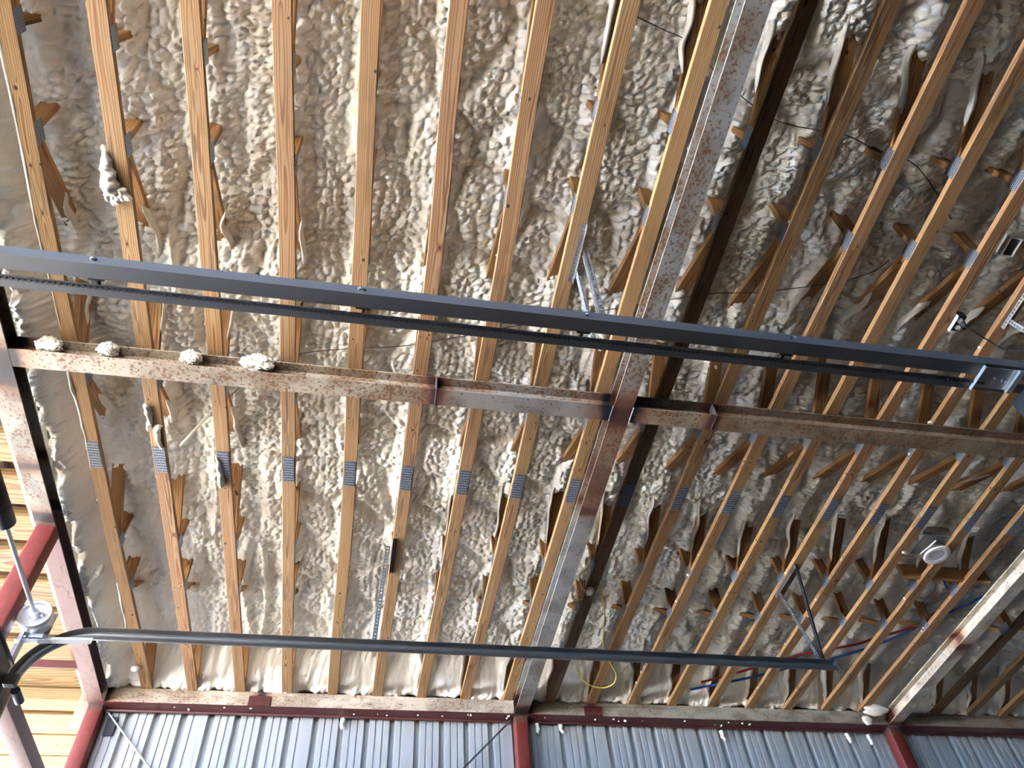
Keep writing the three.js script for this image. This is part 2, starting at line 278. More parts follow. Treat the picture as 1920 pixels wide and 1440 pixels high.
{
  const xs = [], zs = []; for (let x = -2.34; x < 9.2;) { xs.push(x); x += x < 2.4 ? 0.0092 : 0.0092 + (x - 2.4) * 0.0032; } xs.push(9.2);
  for (let z = 1.0; z > -6.86;) { zs.push(z); z -= z > 0 ? 0.03 : z > -3.2 ? 0.0092 : 0.0092 + (-3.2 - z) * 0.0018; } zs.push(-6.86);
  const nx = xs.length, nz = zs.length, pos = new Float32Array(nx * nz * 3), uv = new Float32Array(nx * nz * 2), idx = new Uint32Array((nx - 1) * (nz - 1) * 6);
  for (let j = 0, p = 0, q = 0; j < nz; j++) for (let i = 0; i < nx; i++) { const x = xs[i], z = zs[j]; pos[p++] = x; pos[p++] = foamY(x, z); pos[p++] = z; uv[q++] = x / 0.6; uv[q++] = z / 0.6; }
  for (let j = 0, k = 0; j < nz - 1; j++) for (let i = 0; i < nx - 1; i++) { const a = j * nx + i, b = a + 1, c = a + nx, d = c + 1; idx[k++] = a; idx[k++] = c; idx[k++] = b; idx[k++] = b; idx[k++] = c; idx[k++] = d; }
  for (let k = 0; k < idx.length; k += 3) { const t = idx[k + 1]; idx[k + 1] = idx[k + 2]; idx[k + 2] = t; }
  const g = new THREE.BufferGeometry(); g.setAttribute('position', new THREE.BufferAttribute(pos, 3)); g.setAttribute('uv', new THREE.BufferAttribute(uv, 2)); g.setIndex(new THREE.BufferAttribute(idx, 1)); g.computeVertexNormals();
  struct('ceiling', g, foamMat, 'lumpy off-white sprayed insulation foam between the trusses');
}

// ---------------------------------------------------------------- wooden trusses
const BOW = { 1: [0, -0.015, -0.006, 0.02], 4: [0, 0.02, 0.022, 0], 5: [-0.006, 0.016, 0.03, -0.003], 6: [-0.013, 0.022, 0.015, -0.006], 7: [-0.022, 0.01, 0.01, -0.006], 8: [-0.03, -0.02, 0, -0.004], 9: [-0.02, -0.01, 0, -0.006] };
const ZK = [-0.8, -2.2, -4.3, -6.7];
function bow(i, z) { const b = BOW[i]; if (!b) return 0; let k = 0; while (k < 2 && z < ZK[k + 1]) k++; const t = clamp((z - ZK[k]) / (ZK[k + 1] - ZK[k])); return lerp(b[k], b[k + 1], t * t * (3 - 2 * t)); }
const plateSide = (w, h) => { const g = new THREE.BoxGeometry(0.0025, h, w), uv = g.attributes.uv; for (let k = 0; k < uv.count; k++) uv.setXY(k, uv.getX(k) * w / 0.075, uv.getY(k) * h / 0.15); return g; };
const plateS = plateSide(0.115, 0.085), plateL = plateSide(0.17, 0.10);
const plateB = (() => { const g = new THREE.BoxGeometry(0.074, 0.0025, 0.238), uv = g.attributes.uv; for (let k = 0; k < uv.count; k++) uv.setXY(k, uv.getX(k), uv.getY(k)); return g; })();
function put(geo, m, name, parent, x, y, z, label) { const o = new THREE.Mesh(geo, m); o.name = name; const p = rootPos(parent); o.position.set(x - p.x, y - p.y, z - p.z); parent.add(o); if (label) o.userData.label = label; return o; }
const ORD = ['first', 'second', 'third', 'fourth', 'fifth', 'sixth', 'seventh', 'eighth', 'ninth'];
const FEAT = { 1: 'its left edge coated in white foam', 2: 'a white hand-shaped foam drip hanging on it', 3: 'under the foam lump on the cross beam', 4: 'seen nearly straight from below', 5: 'beside the weld seam of the cross beam', 6: 'carrying the dark perforated track hanger', 7: 'between the two hanger trusses', 8: 'carrying the bright opener hanger', 9: 'tight against the middle steel beam' };
const FEAT2 = ['in shade close beside the middle beam', 'yellow wire looping under it near the eave', 'its left side sunlit', 'blue pipe end behind it at the eave', 'its left side sunlit, pipes crossing behind', 'carrying the triangular track hanger', 'with the outlet hanger angle at the right', 'holding the bar of the round can light', 'last before the right steel beam'];
trussX.forEach((x, n) => {
  const i = n + 1, R = rng(900 + i * 7);
  const label = i <= 9 ? `pine truss, ${ORD[n]} from the left beam, ${FEAT[i]}` : i <= 18 ? `pine truss, ${ORD[n - 9]} right of the middle beam, ${FEAT2[n - 9]}` : `shaded pine truss, ${ORD[n - 18]} beyond the right steel beam`;
  const g = thing('roof_truss', label, 'truss', [x, H, -3.3], 'wooden open-web trusses under the foam');
  const top = 0.038, z0 = 1.0, zs = -3.88, z1 = -6.712, cy = H + 0.019;
  const seg = (a, b, k) => { const l = []; for (let j = 0; j <= k; j++) { const z = lerp(a, b, j / k); l.push(V(x + bow(i, z), cy, z)); } return l; };
  part('bottom_chord', board(seg(z0, zs + 0.0015, 22), 0.089, top, X1, 10, 0.25, R(), 0.0025), chordMats[(i * 3) % 8], g);
  part('bottom_chord', board(seg(zs - 0.0015, z1, 14), 0.089, top, X1, 10, 0.25, R(), 0.0025), chordMats[(i * 3 + 4) % 8], g);
  const jz = (k) => k + (R() - 0.5) * 0.03, J = { a: jz(-1.2), b: jz(-1.71), c: jz(-3.22), d: jz(-4.75), e: jz(-5.28) };
  const T = 4.40, by = H + 0.05;
  const webs = [[J.a + 0.02, J.a + 1.0], [J.a - 0.015, J.a - 0.07], [J.b + 0.015, J.b + 0.05], [J.b - 0.03, J.b - 1.02], [J.c + 0.03, J.c + 0.72], [J.c - 0.04, J.c - 1.0], [J.d + 0.03, J.d + 0.75], [J.d - 0.01, J.d - 0.05], [J.e + 0.01, J.e + 0.06], [J.e - 0.03, J.e - 0.52], [z1 + 0.08, z1 + 0.62]];
  webs.forEach(([a, b], k) => {
    const p = V(x + bow(i, a), by, a), q = V(x + bow(i, a), T, b);
    part('web', board([p, q], 0.085, 0.036, X1, 10, 0.25, R(), 0.0025), webMats[(i + k) % 4], g);
  });
  for (const [z, s] of [[J.a, 0], [J.b, 0], [J.c, 1], [J.d, 0], [J.e, 0]]) for (const sd of [-1, 1]) put(s ? plateL : plateS, plateMat, 'nail_plate', g, x + bow(i, z) + sd * 0.0455, H + (s ? 0.052 : 0.046), z);
  put(plateB, plateMat, 'splice_plate', g, x + bow(i, zs), H - 0.0012, zs);
  // foam sprayed over the flanks of the webs
  const smear = (z0s, y0s, z1s, y1s, r, sd, fl = 0.35) => part('foam_smear', tongue(V(x + bow(i, z0s) + sd * 0.044, y0s, z0s), V(x + bow(i, z1s) + sd * 0.046, y1s, z1s), r, r * 0.35, fl, X1, i * 13 + Math.round(z0s * 10)), whiteFoam, g);
  if (i >= 8 && i <= 15) smear(J.a + 0.85, 4.34, J.a + 0.2, 4.03, 0.055, -1, 0.5);
  if (i <= 4 || i >= 12) smear(J.b - 1.0, 4.38, J.b - 0.38, 4.08, 0.06, i <= 4 ? 1 : -1, 0.4);
  if (i <= 3) { smear(J.c - 0.98, 4.38, J.c - 0.25, 4.04, 0.065, 1, 0.4); smear(J.e - 0.5, 4.36, J.e - 0.12, 4.0, 0.06, 1, 0.5); smear(J.c + 0.7, 4.38, J.c + 0.25, 4.08, 0.05, 1, 0.4); }
  if (i >= 7) { smear(J.d + 0.72, 4.36, J.d + 0.16, 4.02, 0.045, -1); smear(z1 + 0.55, 4.32, z1 + 0.08, 3.95, 0.065, -1, 0.5); }
  if (i === 1) { part('foam_smear', tongue(V(x - 0.05, H + 0.02, -0.9), V(x - 0.055, H + 0.012, -3.05), 0.028, 0.014, 0.5, X1, 71, 60), whiteFoam, g); part('foam_smear', tongue(V(x - 0.05, H + 0.02, -3.1), V(x - 0.05, H + 0.01, -4.05), 0.03, 0.01, 0.5, X1, 72, 40), whiteFoam, g); part('foam_smear', tongue(V(x - 0.04, H + 0.02, -5.2), V(x - 0.035, H + 0.01, -6.0), 0.026, 0.01, 0.5, X1, 73, 40), whiteFoam, g); }
});

// ---------------------------------------------------------------- steel beams (wide-flange, 5 inch)
const iOutline = (() => { const b = 0.0635, f = 0.0095, w = 0.0035, h = 0.127; return [[-b, 0], [b, 0], [b, f], [w, f], [w, h - f], [b, h - f], [b, h], [-b, h], [-b, h - f], [-w, h - f], [-w, f], [-b, f]]; })();
function ibeam(name, label, p0, p1, across, tex, extra, m = {}) {
  const L = p0.distanceTo(p1), g = sweep(iOutline, line(p0, p1, across, Y1), 1 / 0.86, 1 / L), uv = g.attributes.uv;
  for (let k = 0; k < uv.count; k++) uv.setXY(k, uv.getY(k), uv.getX(k));
  const t = thing(name, label, 'steel beam', p0.clone().add(p1).multiplyScalar(0.5).toArray());
  part('flange_web', g, steel(tex, m), t);
  if (extra) extra(t);
  return t;
}
const zu = (z) => (1.2 - z) / 7.98;                                // beams along z run from 1.2 to -6.78
const greyPaint = [0.66, 0.66, 0.64], cream = [0.80, 0.77, 0.70];
ibeam('steel_beam', 'rusty white beam along the left wall, its far end painted pink', V(-2.236, BB, 1.2), V(-2.236, BB, -4.44), X1, rustTex(301, cream, (u) => 0.16 + 0.5 * Math.exp(-(((u - 0.76) / 0.05) ** 2)), [[0.757, 0.16, 0.9, 1], [0.905, 0.05, 0.9, 0], [0.99, 0.07, 0.8, 1]], 5.64), (t) => {
  const g2 = sweep(iOutline, line(V(-2.236, BB, -4.44), V(-2.236, BB, -6.78), X1, Y1), 1 / 0.86, 1 / 2.34), uv = g2.attributes.uv; for (let k = 0; k < uv.count; k++) uv.setXY(k, uv.getY(k), uv.getX(k));
  part('painted_end', g2, pinkMat, t, 'pinkish primed end of the beam');
}, { color: lin(0.42, 0.42, 0.42) });
ibeam('steel_beam', 'long rust-speckled beam in the middle with a burnt weld joint', V(1.492, BB, 1.2), V(1.492, BB, -6.78), X1, rustTex(302, greyPaint, (u) => u < zu(-4.0) ? 0.62 - 0.25 * Math.exp(-(((u - 0.25) / 0.08) ** 2)) : 0.14, [[zu(-3.03), 0.13, 0.9, 0], [zu(-3.62), 0.2, 0.4, 0], [zu(-3.95), 0.05, 0.7, 0], [zu(-6.65), 0.09, 0.8, 1]], 7.98, 2048));
ibeam('steel_beam', 'right beam with a bright white left face running to the eave', V(5.334, BB, 1.2), V(5.334, BB, -6.78), X1, rustTex(303, cream, 0.1, [[zu(-5.35), 0.06, 0.8, 0], [zu(-6.68), 0.05, 0.8, 0]], 7.98, 2048), null, { color: lin(0.95, 0.95, 0.95) });
const ZB = -3.028;
ibeam('cross_beam', 'weathered cross beam piece at the left with four foam blobs', V(-2.17, BB, ZB), V(0.283, BB, ZB), Z1, rustTex(304, [0.75, 0.70, 0.62], (u) => 0.42 + 0.15 * u, [[0, 0.07, 0.9, 1], [1, 0.06, 0.9, 0]], 2.45), (t) => part('weld_plate', box(0.279, 0.287, BB - 0.002, H, ZB - 0.066, ZB + 0.066), darkGalv, t));
ibeam('cross_beam', 'cross beam piece just left of the middle beam, grey underside', V(0.287, BB, ZB), V(1.425, BB, ZB), Z1, rustTex(305, [0.64, 0.62, 0.59], (u, v) => v > 0.3 ? 0.75 : 0.12, [[0, 0.05, 0.8, 0], [1, 0.09, 1, 1]], 1.14));
ibeam('cross_beam', 'short cross beam piece just right of the middle beam', V(1.559, BB, ZB), V(2.128, BB, ZB), Z1, rustTex(306, [0.72, 0.67, 0.58], 0.35, [[0, 0.07, 1, 1], [1, 0.05, 0.8, 0]], 0.57, 256), (t) => part('weld_plate', box(2.126, 2.133, BB - 0.002, H, ZB - 0.066, ZB + 0.066), darkGalv, t));
ibeam('cross_beam', 'long dark weathered cross beam piece running to the right beam', V(2.133, BB, ZB), V(5.27, BB, ZB), Z1, rustTex(307, [0.62, 0.56, 0.47], 0.4, [[0, 0.06, 0.8, 0], [1, 0.06, 0.8, 0]], 3.14));
const weld = (x, label, k) => { const l = []; for (let j = 0; j < 9; j++) l.push(lump(x, BB + 0.002, ZB - 0.055 + j * 0.0138, 0.006, 0.005, 0.009, k + j, 0.4, 2)); solo('weld_bead', merged(l), darkGalv, label, 'weld'); };
weld(1.424, 'rough weld bead left of the middle beam joint', 20); weld(1.561, 'rough weld bead right of the middle beam joint', 40);

// ledger along the eave, red eave channel under it
const ledgerOutline = [[0, 0], [0.035, 0], [0.035, 0.092], [0.042, 0.097], [0.042, 0.127], [0, 0.127]];
function ledger(x0, x1, seed, label, burns, base, kind) {
  const L = x1 - x0, g = sweep(ledgerOutline, line(V(x0, BB + 0.006, -6.745), V(x1, BB + 0.006, -6.745), Z1, Y1), 1 / 0.4, 1 / L), uv = g.attributes.uv;
  for (let k = 0; k < uv.count; k++) uv.setXY(k, uv.getY(k), uv.getX(k));
  solo('eave_ledger', g, steel(rustTex(seed, base, 0.18, burns, L)), label, 'steel ledger');
}
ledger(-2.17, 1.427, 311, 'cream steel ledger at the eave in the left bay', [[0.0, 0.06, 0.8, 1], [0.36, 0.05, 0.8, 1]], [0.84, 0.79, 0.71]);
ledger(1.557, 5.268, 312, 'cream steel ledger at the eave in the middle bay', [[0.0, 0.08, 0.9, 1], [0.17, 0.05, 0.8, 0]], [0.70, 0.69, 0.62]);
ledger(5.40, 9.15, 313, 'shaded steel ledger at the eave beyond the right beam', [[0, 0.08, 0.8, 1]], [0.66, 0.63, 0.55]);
const chanOutline = [[0, 0], [0.012, -0.002], [0.115, -0.002], [0.118, -0.016], [0.13, -0.016], [0.132, 0.1], [0.037, 0.1], [0.037, 0.005], [0, 0.005]].map(([a, b]) => [-a, b]);
function eave(x0, x1, label) { solo('eave_channel', sweep(chanOutline, line(V(x0, BB, -6.712), V(x1, BB, -6.712), Z1, Y1), 2, 1), maroonMat, label, 'steel channel'); }
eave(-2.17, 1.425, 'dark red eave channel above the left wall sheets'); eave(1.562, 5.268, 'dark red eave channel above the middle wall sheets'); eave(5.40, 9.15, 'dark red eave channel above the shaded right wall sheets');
function bracket(x0, x1, label) {
  const t = thing('splice_bracket', label, 'bracket', [(x0 + x1) / 2, BB, -6.70]);
  part('bracket_plate', new RoundedBoxGeometry(x1 - x0, 0.088, 0.012, 2, 0.004).translate((x0 + x1) / 2, 3.83, -6.70), maroonMat, t);
  for (const k of [0.28, 0.72]) part('bolt_hole', new THREE.CylinderGeometry(0.012, 0.012, 0.004, 14).rotateX(Math.PI / 2).translate(lerp(x0, x1, k), 3.825, -6.6935), black, t);
}
bracket(-0.975, -0.785, 'dark red bolted plate on the left ledger'); bracket(2.105, 2.28, 'dark red bolted plate on the middle ledger');

// ---------------------------------------------------------------- columns and girt
function column(label, x, z, w, d, y1, m, weldBand = true) {
  const t = thing('steel_column', label, 'column', [x, FL, z]);
  part('tube', sweep(roundRect(w, d, 0.016), line(V(x, FL, z), V(x, y1, z), X1, Z1), 2, 1, 0, 0.6), m, t);
  part('base_plate', box(x - w * 0.9, x + w * 0.9, FL, FL + 0.012, z - d * 0.7, z + d * 0.7), m, t);
  if (weldBand) part('scorched_band', sweep(roundRect(w + 0.002, d + 0.002, 0.016), line(V(x, y1 - 0.05, z), V(x, y1 - 0.002, z), X1, Z1), 2, 1, 0, 0.6), steel(burnTex), t, 'scorched brown weld band at the top');
  return t;
}
const burnTex = dataTex(64, 64, (u, v) => mix3([0.42, 0.26, 0.20], [0.22, 0.12, 0.10], fbm(u * 6, v * 6, 90, 3)));
column('red tube column in the left back corner, rust patches on its face', -2.236, -6.815, 0.127, 0.127, BB, redMat);
column('red tube column under the middle beam', 1.50, -6.815, 0.127, 0.127, BB, redMat);
column('red tube column under the right beam, its left face sunlit', 5.36, -6.815, 0.135, 0.127, BB, redMat);
column('red tube door column at the left edge behind the torsion shaft', -2.238, -4.535, 0.132, 0.127, BB, redMat, false);
column('red tube door column of the near door side', -2.238, 0.42, 0.132, 0.127, BB, redMat, false);
{ const t = thing('wall_girt', 'pink-grey girt between door column and corner column', 'steel girt', [-2.236, 2.786, -5.7]);
  part('channel', sweep(roundRect(0.118, 0.11, 0.006), line(V(-2.236, 2.841, -4.60), V(-2.236, 2.841, -6.75), X1, Y1), 1, 0.4, 0, 0.5), pinkMat, t); }
// left wall: cladding below the girt, a closed black sectional door, open above
struct('wall_left', merged([box(-2.33, -2.30, FL, 1.2, -6.9, -4.6), box(-2.33, -2.30, FL, 2.786, 0.45, 4.75)]), panelMat, 'low left wall cladding with an open bay above');
{ const t = structGroup('door_1', [-2.13, FL, -2.05], 'closed black sectional garage door in the left wall');
  for (let k = 0; k < 8; k++) part('door_panel', box(-2.15, -2.06, FL + k * 0.548, FL + k * 0.548 + 0.542, -4.56, 0.45), black, t); }

// ---------------------------------------------------------------- porch roof outside the left wall
{
  const g = structGroup('porch_roof', [-4.4, 4.05, -5], 'underside of a lean-to roof with pale wide boards');
  const B = [[-3.47, -3.73], [-3.891, -4.151], [-4.313, -4.573], [-4.707, -4.968], [-5.09, -5.35], [-5.46, -5.765], [-5.88, -6.155], [-6.28, -6.61], [-6.69, -6.95], [-7.43, -7.785], [-7.815, -8.2], [-8.23, -8.6], [-8.64, -9.0], [-3.05, -3.31], [-2.63, -2.89], [-2.21, -2.47]];
  B.forEach(([a, b], k) => part('plank', board([V(-2.36, 4.10, (a + b) / 2), V(-12.4, 4.10, (a + b) / 2)], a - b, 0.1, Z1, 3.3, 0.25, k * 0.37, 0.004), plankMats[k % 8], g));
  part('plank', board([V(-2.32, 4.05, -7.09), V(-12.4, 4.05, -7.09)], 0.18, 0.2, Z1, 5, 0.25, 0.3, 0.004), plankMats[3], g);
  const pl = []; for (let x = -12.6; x < -2.36; x += 0.09) pl.push([x, 0], [x + 0.03, 0], [x + 0.045, 0.02], [x + 0.075, 0.02]);
  part('corrugated_sheet', sweep(thick(pl, 0.002), line(V(0, 4.24, 7.5), V(0, 4.24, -20), X1, Y1), 1, 1), brownMetal, g);
}
{ const t = thing('maroon_angle', 'short maroon steel angle under the porch boards by the corner', 'steel angle', [-2.55, 3.85, -6.35]);
  part('angle_leg', box(-2.80, -2.31, 3.90, 3.91, -6.42, -6.30), maroonMat, t); part('angle_leg', box(-2.80, -2.31, 3.84, 3.90, -6.31, -6.30), maroonMat, t); }

// ---------------------------------------------------------------- garage door track, shaft, drum, spring
{
  const ZT = -4.735, YT = 3.135, R = 0.38, xe = 3.51;
  const t = thing('door_track', 'dark curved garage door track hung below the trusses', 'door track', [0.7, YT, ZT]);
  const fr = [{ o: V(xe, YT, ZT), u: Z1, v: Y1 }, { o: V(-1.72, YT, ZT), u: Z1, v: Y1 }];
  for (let k = 1; k <= 24; k++) { const a = (k / 24) * Math.PI / 2, n = V(-Math.sin(a), Math.cos(a), 0); fr.push({ o: V(-1.72, YT - R, ZT).addScaledVector(n, R), u: Z1, v: n }); }
  fr.push({ o: V(-1.72 - R, FL + 0.02, ZT), u: Z1, v: V(-1, 0, 0) });
  const c = []; c.push([0.026, 0.030], [0.020, 0.036], [-0.022, 0.034], [-0.030, 0.026], [-0.031, -0.018]); for (let k = 0; k <= 8; k++) { const a = Math.PI + k / 8 * Math.PI * 0.95; c.push([0.0 + 0.030 * Math.cos(a), -0.018 + 0.022 * Math.sin(a)]); }
  part('track_channel', sweep(thick(c, 0.0024), fr, 1, 1, 0, 0.5), trackMat, t);
  part('stiffener_angle', sweep(thick([[-0.034, -0.012], [-0.034, 0.056], [-0.078, 0.056]], 0.003), [{ o: V(xe, YT, ZT), u: Z1, v: Y1 }, { o: V(-1.70, YT, ZT), u: Z1, v: Y1 }], 1, 1), darkGalv, t);
  for (const x of [-1.55, -0.95, -0.45, 0.08, 0.62, 1.35, 1.9, 2.5, 3.1]) part('bolt', new THREE.SphereGeometry(0.006, 10, 6).scale(1, 1, 0.6).translate(x, YT + 0.004, ZT - 0.028), alu, t);
  for (const x of [0.08, -1.55]) part('bolt', new THREE.SphereGeometry(0.006, 10, 6).scale(1, 1, 0.6).translate(x, YT + 0.045, ZT - 0.030), alu, t);
  part('end_cap', box(xe, xe + 0.01, YT - 0.04, YT + 0.04, ZT - 0.035, ZT + 0.032), trackMat, t);
}
{
  const X = -2.075, Y = 3.15;
  const t = thing('torsion_shaft', 'long torsion shaft of the garage door with a cable drum', 'door shaft', [X, Y, -3]);
  part('tube', rod(V(X, Y, 0.5), V(X, Y, -4.72), 0.0135, 18), galv, t);
  const prof = [[0.016, 0], [0.030, 0], [0.034, 0.012], [0.078, 0.02], [0.088, 0.034], [0.100, 0.036], [0.104, 0.03], [0.106, 0.022], [0.104, 0.0], [0.097, -0.01], [0.094, -0.05], [0.100, -0.062], [0.094, -0.066], [0.02, -0.05], [0.016, 0]].map(([a, b]) => new THREE.Vector2(a * 0.96, b));
  part('cable_drum', toCreasedNormals(new THREE.LatheGeometry(prof, 48), 0.6).rotateX(Math.PI / 2).translate(X, Y, -4.60), alu, t);
  part('drum_hub', merged([rod(V(X, Y, -4.535), V(X, Y, -4.60), 0.03, 18), box(X + 0.012, X + 0.05, Y - 0.008, Y + 0.008, -4.585, -4.565)]), alu, t);
  const cyl = new THREE.CatmullRomCurve3(Array.from({ length: 640 }, (_, k) => { const a = k * Math.PI / 4; return V(X + 0.05 * Math.cos(a), Y + 0.05 * Math.sin(a), -3.62 + k * 0.0016); }));
  part('torsion_spring', merged([new THREE.TubeGeometry(cyl, 2000, 0.0066, 5), rod(V(X, Y, -3.72), V(X, Y, -3.60), 0.056, 20), rod(V(X, Y, -3.6), V(X, Y, -2.62), 0.046, 20)]), black, t, 'black torsion spring with end cone');
}
{
  const t = thing('end_bearing_bracket', 'galvanized slotted angle bracket holding the shaft end', 'bracket', [-1.98, 3.02, -4.68]);
  part('horizontal_angle', sweep(thick([[0.0, 0], [0.045, 0], [0.045, 0.045]], 0.003).map(([a, b]) => [-a, b]), line(V(-2.16, 3.015, -4.645), V(-1.72, 3.03, -4.645), Z1, Y1), 1, 1), galv, t);
  part('wall_angle', sweep(thick([[0, 0], [0.05, 0], [0.05, 0.06]], 0.003), line(V(-2.165, 2.80, -4.70), V(-2.165, 3.30, -4.70), X1, Z1), 1, 1), galv, t);
  part('bearing_plate', merged([box(-2.15, -1.99, 3.02, 3.24, -4.692, -4.688), box(-2.08, -2.0, 3.03, 3.06, -4.70, -4.64)]), galv, t);
  for (const x of [-2.10, -2.055]) part('bolt', new THREE.SphereGeometry(0.008, 10, 8).translate(x, 3.035, -4.643), alu, t);
}
{
  const t = thing('roller_bracket', 'dark top roller bracket of the black door at the left edge', 'roller bracket', [-2.05, 2.70, -4.58]);
  part('hinge_plate', new RoundedBoxGeometry(0.07, 0.07, 0.05, 2, 0.008).translate(-2.03, 2.70, -4.585), railMat, t);
  part('roller', rod(V(-2.0, 2.66, -4.62), V(-2.0, 2.66, -4.74), 0.026, 18), black, t);
  part('seal_strip', box(-2.11, -2.05, 2.785, 2.80, -4.57, -3.6), black, t);
}

// ---------------------------------------------------------------- perforated hanger angles
function ladder(p0, p1, wdir, w, tdir) {                       // one perforated leg: two rails and rungs
  const d = p1.clone().sub(p0), L = d.length(), dir = d.clone().normalize(), l = [], th = 0.0025;
  const bar = (a, b, ww, off) => l.push(sweep([[-ww / 2, 0], [ww / 2, 0], [ww / 2, th], [-ww / 2, th]], line(p0.clone().addScaledVector(dir, a).addScaledVector(wdir, off), p0.clone().addScaledVector(dir, b).addScaledVector(wdir, off), wdir, tdir)));
  bar(0, L, w * 0.32, w * 0.16); bar(0, L, w * 0.32, w * 0.84);
  const n = Math.max(3, Math.round(L / 0.026)); for (let k = 0; k <= n; k++) { const a = (k / n) * (L - 0.013); bar(a, a + 0.013, w * 0.42, w * 0.5); }
  return merged(l);
}
function perfAngle(p0, p1, a, b, w = 0.032) { const d = p1.clone().sub(p0).normalize(), A = a.clone().addScaledVector(d, -a.dot(d)).normalize(), B = V(0, 0, 0).crossVectors(d, A).normalize(); if (B.dot(b) < 0) B.negate(); return merged([ladder(p0, p1, A, w, B), ladder(p0, p1, B, w, A)]); }
{
  const t = thing('opener_hanger', 'bright perforated steel hanger between truss and opener rail', 'hanger', [0.995, 3.25, -2.04]);
  part('mount_angle', perfAngle(V(0.992, H - 0.003, -1.80), V(0.992, H - 0.003, -2.17), V(-1, 0, 0), V(0, -1, 0)), darkGalv, t);
  part('hanger_strap', perfAngle(V(1.003, H - 0.02, -1.955), V(1.003, 3.255, -1.972), V(0, 0, -1), X1), darkGalv, t);
  part('hanger_strap', perfAngle(V(0.995, H - 0.02, -2.118), V(0.995, 3.255, -2.137), Z1, X1), galv, t);
  for (const z of [-1.83, -2.14]) part('bolt', rod(V(0.995, H - 0.012, z), V(0.995, H, z), 0.008, 8), alu, t);
}
{
  const t = thing('track_hanger', 'dark single perforated track hanger fixed to one truss', 'hanger', [0.10, 3.17, -4.74]);
  part('mount_angle', perfAngle(V(0.128, H - 0.002, -4.52), V(0.128, H - 0.002, -4.92), X1, V(0, -1, 0)), black, t);
  part('hanger_strap', perfAngle(V(0.115, H - 0.01, -4.60), V(0.072, 3.17, -4.77), V(-1, 0, 0), Z1), hangMat, t);
}
{
  const t = thing('track_hanger', 'triangular perforated hanger at the right end of the track', 'hanger', [3.42, 3.17, -4.74]);
  part('mount_angle', perfAngle(V(3.378, H - 0.002, -4.52), V(3.372, H - 0.002, -4.93), X1, V(0, -1, 0)), hangMat, t);
  part('hanger_strap', perfAngle(V(3.40, H - 0.01, -4.57), V(3.43, 3.19, -4.77), X1, Z1), black, t);
  part('hanger_strap', perfAngle(V(3.38, H - 0.01, -4.89), V(3.41, 3.19, -4.77), X1, Z1), hangMat, t);
}
{
  const t = thing('opener_hanger', 'perforated steel hanger by the motor at the right edge', 'hanger', [3.82, 3.3, -2.0]);
  part('mount_angle', perfAngle(V(3.80, H - 0.002, -1.70), V(3.80, H - 0.002, -2.13), X1, V(0, -1, 0)), galv, t);
  part('hanger_strap', perfAngle(V(3.81, H - 0.01, -2.09), V(3.81, 3.255, -1.98), X1, Z1), galv, t);
}

// ---------------------------------------------------------------- trolley opener: twin rails, chain, plate, motor
{
  const Y = 3.19, xa = -1.99, xb = 3.42;
  const t = thing('door_opener', 'trolley door opener with twin grey rails and drive chain', 'door opener', [0.8, Y, -2.05]);
  part('rail', sweep(thick([[0, 0.064], [0, 0], [-0.074, 0]], 0.004), line(V(xa, Y, -1.972), V(xb + 0.6, Y, -1.972), Z1, Y1), 1, 1), railMat, t);
  part('rail', sweep(thick([[0, 0], [-0.060, 0], [-0.060, 0.064]], 0.004), line(V(xa, Y, -2.077), V(xb + 0.6, Y, -2.077), Z1, Y1), 1, 1), railMat, t);
  const links = []; for (let x = xa + 0.1; x < 3.2; x += 0.0254) { links.push(box(x, x + 0.015, Y - 0.013, Y - 0.003, -2.097, -2.085)); links.push(box(x + 0.013, x + 0.027, Y - 0.011, Y - 0.005, -2.0935, -2.0885)); }
  const ch = part('drive_chain', merged(links), black, t); ch.userData.kind = 'stuff';
  for (const x of [-1.37, -0.165, 0.93, 2.03]) part('spacer', merged([box(x - 0.035, x + 0.035, Y + 0.002, Y + 0.02, -2.06, -2.046), rod(V(x, Y + 0.03, -1.96), V(x, Y + 0.03, -2.14), 0.008, 10)]), black, t);
  for (const x of [-1.385, -0.19, 0.93, 2.05]) part('bolt', rod(V(x, Y + 0.034, -1.972), V(x, Y + 0.034, -1.958), 0.008, 8), alu, t);
  part('motor_plate', merged([box(3.145, 3.36, Y - 0.012, Y - 0.008, -2.12, -1.985), box(3.14, 3.15, Y - 0.03, Y - 0.008, -2.135, -1.975), box(3.355, 3.385, Y - 0.03, Y - 0.012, -2.13, -1.98)]), galv, t);
  for (const [x, z] of [[3.25, -2.05], [3.25, -2.075], [3.30, -2.06], [3.32, -2.06]]) part('bolt', rod(V(x, Y - 0.024, z), V(x, Y - 0.01, z), 0.008, 8), alu, t);
  part('power_cord', tube([[3.515, 3.86, -2.13], [3.56, 3.84, -2.143], [3.70, 3.83, -2.193], [3.84, 3.83, -2.24], [3.93, 3.80, -2.22], [4.0, 3.70, -2.12], [4.0, 3.40, -2.06], [3.92, 3.20, -2.05]], 0.0045, 8, 80), black, t, 'black cord drooping from the outlet');
  part('motor_housing', new RoundedBoxGeometry(0.5, 0.16, 0.26, 3, 0.02).translate(3.72, Y - 0.06, -2.10), black, t);
}

